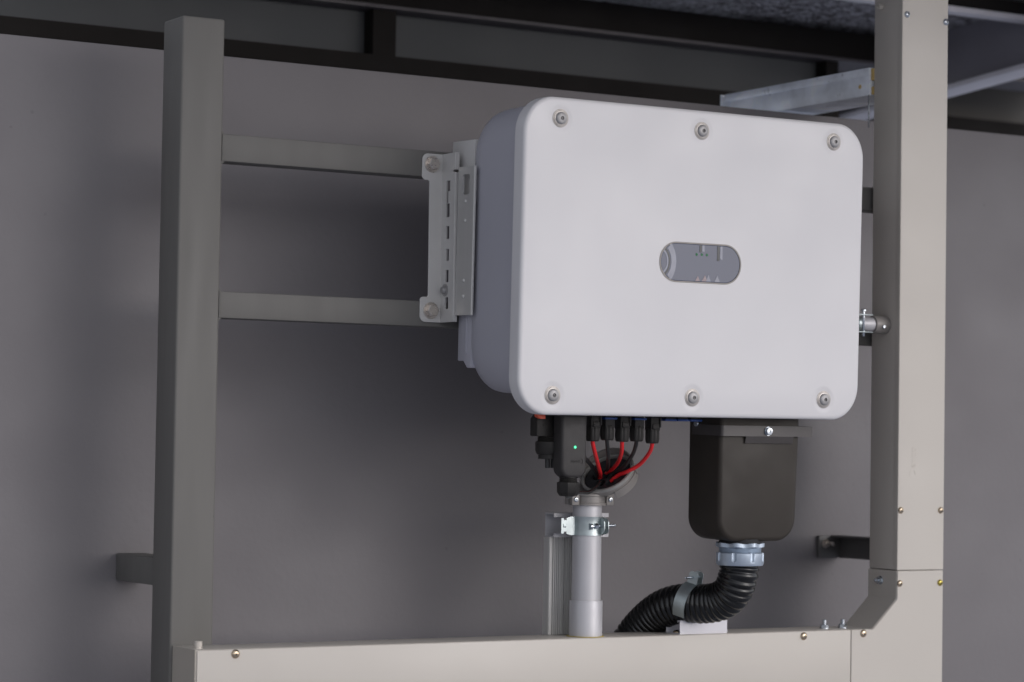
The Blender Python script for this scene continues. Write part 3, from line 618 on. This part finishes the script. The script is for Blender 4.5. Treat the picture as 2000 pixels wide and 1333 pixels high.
g = bm_new(); op = [(.4785, DZ), (.528, DZ), (.5840, -.5790), (.5840, -.5275), (.6940, -.5275), (.6940, DB), (.4785, DB)]
prism(g, op, 'xz', .1825, .2650, .0008, 1)
obj('trough', g, m_duct, t_cr)
op2 = [(.4788, DZ - .0008), (.5284, DZ - .0008), (.5848, -.5793), (.5848, -.5278), (.6935, -.5278), (.6935, DB + .001), (.4788, DB + .001)]
g = bm_new(); prism(g, op2, 'xz', .1800, .1822, .0008, 1); obj('lid', g, m_duct, t_cr)
def panscrew(parent, x, z, m, y=.1800, r=.0072, rot=.4):
    g = bm_new(); lathe(g, (x, y, z), (0, -1, 0), [(r, 0), (r * .97, .0012), (r * .8, .0026), (r * .5, .0037), (0, .0041)], 28); o = obj('screw', g, m, parent)
    b = bmesh.new(); mt = Matrix.Translation((x, y - .0036, z)) @ Matrix.Rotation(rot, 4, 'Y')
    g = bm_new(); box(g, (-.0024, -.0009, -.0005), (.0024, .0009, .0005), 0, 2, mt); box(g, (-.0005, -.00085, -.0024), (.0005, .00085, .0024), 0, 2, mt); obj('cross_slot', g, m_dark, o); b.free()
panscrew(t_hd, -.7450, -.6405, m_brass); panscrew(t_hd, .3700, -.6420, m_brass)
panscrew(t_vd, .5950, .504, m_zinc, r=.0064); panscrew(t_vd, .6880, .499, m_zinc, r=.0064)
panscrew(t_vd, .5905, -.4165, m_brass, r=.0062); panscrew(t_vd, .6860, -.4165, m_brass, r=.0062)
panscrew(t_cr, .5900, -.5510, m_brass, r=.0062); panscrew(t_cr, .6860, -.5510, m_gold, r=.0062); panscrew(t_cr, .5060, -.6405, m_brass)
# bolts and nuts
g = bm_new(); lathe(g, (.5840, .2280, -.5475), (-1, 0, 0), [(.0080, 0), (.0080, .0016)], 24); lathe(g, (.5824, .2280, -.5475), (-1, 0, 0), [(.0068, 0), (.0068, .0055)], 6, rot=.3); lathe(g, (.577, .2280, -.5475), (-1, 0, 0), [(.0036, 0), (.0036, .006), (.0028, .007)], 14); obj('nut', g, m_zinc, t_cr)
for x, par in ((.4490, t_hd), (.4915, t_cr)):
    g = bm_new(); lathe(g, (x, .222, DZ), (0, 0, 1), [(.0088, 0), (.0088, .0014)], 24); lathe(g, (x, .222, DZ + .0014), (0, 0, 1), [(.0078, 0), (.0078, .0052), (.007, .006)], 6, rot=.5); lathe(g, (x, .222, DZ + .007), (0, 0, 1), [(.0040, 0), (.0040, .0085), (.0034, .0092)], 14); obj('nut', g, m_zinc, par)
g = bm_new(); lathe(g, (-.797, .207, DZ), (0, 0, 1), [(.0072, 0), (.0060, .0022), (.0060, .0028), (.0065, .003), (.0065, .0115), (.006, .012), (0, .012)], 24); obj('plug', g, m_duct, t_hd)
g = bm_new(); lathe(g, (.5840, .240, .525), (-1, 0, 0), [(.0058, 0), (.0058, .009), (.0052, .010), (.003, .010), (.003, .007), (0, .007)], 24); obj('plug', g, m_duct, t_vd)
text('embossed_word', 'Denco', .0205, .0004, m_duct, Matrix.Translation((.6195, .1800, -.327)) @ Matrix.Rotation(R(90), 4, 'X') @ Matrix.Rotation(R(90), 4, 'Z'), t_vd)

# ================================================================== galvanised tray
t_tr = thing('cable_tray', 'galvanised steel cable tray with lid running over the wall top', 'cable tray', (.63, .50, .36))
g = bm_new(); box(g, (.5815, .271, .3620), (.6740, .745, .4040), .0008); obj('tray', g, m_galv, t_tr)
g = bm_new(); box(g, (.5795, .2705, .3990), (.6760, .735, .4145), .0010); obj('lid', g, m_galv, t_tr)
g = bm_new(); box(g, (.5780, .747, .3640), (.6770, .750, .4150), .0008); obj('end_plate', g, m_galv, t_tr)
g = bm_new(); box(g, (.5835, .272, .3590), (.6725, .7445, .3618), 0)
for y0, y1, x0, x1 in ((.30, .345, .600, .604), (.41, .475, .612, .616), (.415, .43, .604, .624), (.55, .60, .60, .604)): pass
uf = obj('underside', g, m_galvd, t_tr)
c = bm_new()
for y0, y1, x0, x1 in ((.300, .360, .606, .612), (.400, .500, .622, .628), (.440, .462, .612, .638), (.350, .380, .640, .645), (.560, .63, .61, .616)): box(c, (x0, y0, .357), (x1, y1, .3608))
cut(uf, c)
g = bm_new(); box(g, (.5830, .2622, .3900), (.6700, .2702, .4125), .001); box(g, (.5845, .2622, .3630), (.6700, .2702, .3780), .001); obj('edge_strip', g, m_yel, t_tr)
g = bm_new(); lathe(g, (.5815, .300, .381), (-1, 0, 0), [(.0042, 0), (.0036, .0008), (0, .001)], 20); obj('rivet', g, m_yel, t_tr)
g = bm_new(); box(g, (.5765, .2665, .300), (.5785, .2695, .362), .0005); tag(obj('hanging_strip', g, m_zinc), 'thin bright steel strip hanging below the cable tray end', 'strip')

# ================================================================== conduit between inverter and column
t_sc = thing('side_conduit', 'short grey conduit stub entering the left side of the ivory column', 'conduit', (.55, .22, -.073))
g = bm_new(); lathe(g, (0, .220, -.0735), (1, 0, 0), [(.0128, .36), (.0128, .553)], 32); obj('tube', g, m_pipe, t_sc)
g = bm_new(); lathe(g, (0, .220, -.0735), (1, 0, 0), [(.0138, .5505), (.0160, .5515), (.0165, .555), (.0165, .580), (.0155, .5838)], 32); cp_ = obj('coupling', g, m_cast, t_sc)
g = bm_new(); lathe(g, (.566, .2036, -.078), (0, -1, 0), [(.0038, 0), (.0038, .002), (.0026, .003), (0, .0032)], 18); obj('screw', g, m_zinc, cp_)
t_c2 = thing('conduit_clamp', 'zinc strap clamp on the conduit stub beside the white inverter', 'clamp', (.50, .22, -.073))
g = bm_new(); lathe(g, (0, .220, -.0735), (1, 0, 0), [(.0136, .497), (.0142, .497), (.0142, .522), (.0136, .522)], 32, cap=False)
box(g, (.497, .190, -.0585), (.530, .2075, -.0570), .0005); box(g, (.497, .190, -.0905), (.530, .2075, -.0890), .0005)
obj('strap', g, m_zstrap, t_c2)
g = bm_new(); lathe(g, (.5135, .198, -.0975), (0, 0, 1), [(.0020, 0), (.0026, .001), (.0026, .046), (.0052, .0465), (.0052, .0490), (.003, .0505), (0, .051)], 16); obj('bolt', g, m_zinc, t_c2)
g = bm_new(); box(g, (.482, .2635, -.1210), (.500, .2705, -.028), .0006); obj('base_plate', g, m_plate, t_c2)

# ================================================================== flexible hose
HP = [(.1675, .097, -.480), (0.1655, 0.097, -0.5114), (0.1640, 0.100, -0.5309), (0.1618, 0.113, -0.5555), (0.1549, 0.138, -0.5722), (0.1405, 0.170, -0.5790), (0.1264, 0.2, -0.5790), (0.1125, 0.235, -0.5875), (0.1038, 0.27, -0.6065), (0.0949, 0.305, -0.6367), (0.0834, 0.32, -0.668), (.075, .325, -.72)]
t_hs = thing('flexible_hose', 'glossy black corrugated hose curving from the terminal cover to behind the duct', 'hose', HP[5])
pth = catmull(HP, 40)
ln = [0]
for a, b_ in zip(pth, pth[1:]): ln.append(ln[-1] + (b_ - a).length)
res, rad = [], []; step = .0009; s_ = 0; i = 0
while s_ < ln[-1]:
    while ln[i + 1] < s_: i += 1
    t_ = (s_ - ln[i]) / max(1e-9, ln[i + 1] - ln[i]); res.append(pth[i].lerp(pth[i + 1], t_))
    ph = (s_ / .0098) % 1.0; rad.append(.0320 + .0026 * (max(0, math.sin(PI * min(1, ph / .78))) ** .7 if ph < .78 else 0)); s_ += step
g = bm_new(); tube(g, res, rad, 48); obj('corrugated_tube', g, m_hose, t_hs, sharp=80)
# connector (lock nut, thread, gland nut)
t_gn = thing('hose_connector', 'blue grey zinc hose connector under the black terminal cover', 'connector', (.168, .097, -.48))
GX, GY = .1665, .097
g = bm_new(); lathe(g, (GX, GY, 0), (0, 0, 1), [(.034, -.4625), (.0385, -.4700), (.0385, -.4700)], 40); obj('gasket', g, m_rub, t_gn)
rings = []
for z, k_ in ((-.4690, .96), (-.4700, 1.0), (-.4760, 1.0), (-.4775, .96)):
    rings.append([(GX + (.0400 + .0026 * math.cos(8 * 2 * PI * k / 96)) * k_ * math.cos(2 * PI * k / 96), GY + (.0400 + .0026 * math.cos(8 * 2 * PI * k / 96)) * k_ * math.sin(2 * PI * k / 96), z + .0008 * math.cos(8 * 2 * PI * k / 96)) for k in range(96)])
g = bm_new(); loft(g, rings); obj('lock_nut', g, m_zblue, t_gn)
prof = [(.0350, -.4765)]
for k in range(5): prof += [(.0372, -.4785 - k * .0021), (.0358, -.4795 - k * .0021)]
g = bm_new(); lathe(g, (GX, GY, 0), (0, 0, 1), prof, 48); obj('thread', g, m_zblue, t_gn)
g = bm_new(); lathe(g, (GX, GY, 0), (0, 0, 1), [(.0370, -.4860), (.0405, -.4862), (.0413, -.4870), (.0413, -.5040), (.0395, -.5080), (.0330, -.5085)], 64); gn = obj('gland_nut', g, m_zblue, t_gn)
c = bm_new()
for k in range(8):
    a = R(-95 + 45 * k); ce = Vector((GX + .0425 * math.cos(a), GY + .0425 * math.sin(a), 0))
    lathe(c, (ce.x, ce.y, -.500), (0, 0, 1), [(.0030, -.0015), (.0046, .0012), (.0046, .02)], 16)
cut(gn, c)
# hose clamp
k6 = min(range(len(pth)), key=lambda k: (pth[k] - Vector((0.1300, 0.193, -0.579))).length)
pc = pth[k6]; tg = (pth[k6 + 3] - pth[k6 - 3]).normalized(); tg.z = .25; tg.normalize()
sd = tg.cross(Vector((0, 0, 1))).normalized(); uz = sd.cross(tg).normalized()
t_hc = thing('hose_clamp', 'bright steel strap clamp arching over the black corrugated hose', 'clamp', tuple(pc))
bb = bmesh.new(); n_ = 40; L4 = []
for hw, rr_ in ((-.0115, .0362), (.0115, .0362), (.0115, .0375), (-.0115, .0375)):
    ring = []
    for k in range(n_ + 1):
        a = R(-38 + 256 * k / n_); ring.append(bb.verts.new(pc + tg * hw + (sd * math.cos(a) + uz * math.sin(a)) * rr_))
    L4.append(ring)
for i in range(4):
    A_, B_ = L4[i], L4[(i + 1) % 4]
    for k in range(n_): bb.faces.new((A_[k], A_[k + 1], B_[k + 1], B_[k]))
for k in (0, n_): bb.faces.new([L4[i][k] for i in range(4)])
bmesh.ops.recalc_face_normals(bb, faces=bb.faces); g = bm_new(); merge(g, bb); obj('strap', g, m_zstrap, t_hc)
MT = Matrix((sd, tg, uz)).transposed().to_4x4(); MT.translation = pc
for x0 in (-.010, .0085):
    g = bm_new(); prism(g, rpoly([(-.0100, .034), (.0100, .034), (.0085, .057), (-.0085, .057)], [0, 0, .006, .006], 5), 'yz', x0, x0 + .0014)
    bmesh.ops.transform(g, matrix=MT, verts=g.verts); obj('lug', g, m_zstrap, t_hc)
g = bm_new(); q0 = MT @ Vector((0.013, 0, .047)); ax = (MT.to_3x3() @ Vector((-1, 0, 0)))
lathe(g, q0, ax, [(.0050, 0), (.0050, .0035), (.0024, .004), (.0024, .045), (.0014, .049)], 14); obj('bolt', g, m_zinc, t_hc)
# strut piece under the hose
t_s2 = thing('strut_offcut', 'short white aluminium strut piece on the duct under the black hose', 'channel', (.157, .21, -.62))
g = bm_new()
prism(g, rpoly([(.1900, -.6328), (.1900, -.6085), (.1980, -.6085), (.1980, -.6125), (.1965, -.6125), (.1965, -.6100), (.1916, -.6100), (.1916, -.6312), (.2314, -.6312), (.2314, -.6100), (.2265, -.6100), (.2265, -.6125), (.2250, -.6125), (.2250, -.6085), (.2330, -.6085), (.2330, -.6328)], 0), 'yz', .1070, .2080)
box(g, (.1068, .1885, -.6300), (.2082, .1899, -.6275))
obj('channel', g, mat('white_alu', (.62, .61, .64), .4, metal=.2, var=.03), t_s2)
g = bm_new(); lathe(g, (.116, .211, -.6312), (0, 0, 1), [(.0075, 0), (.0075, .002), (.005, .004), (0, .005)], 20); obj('screw', g, m_brass, t_s2)
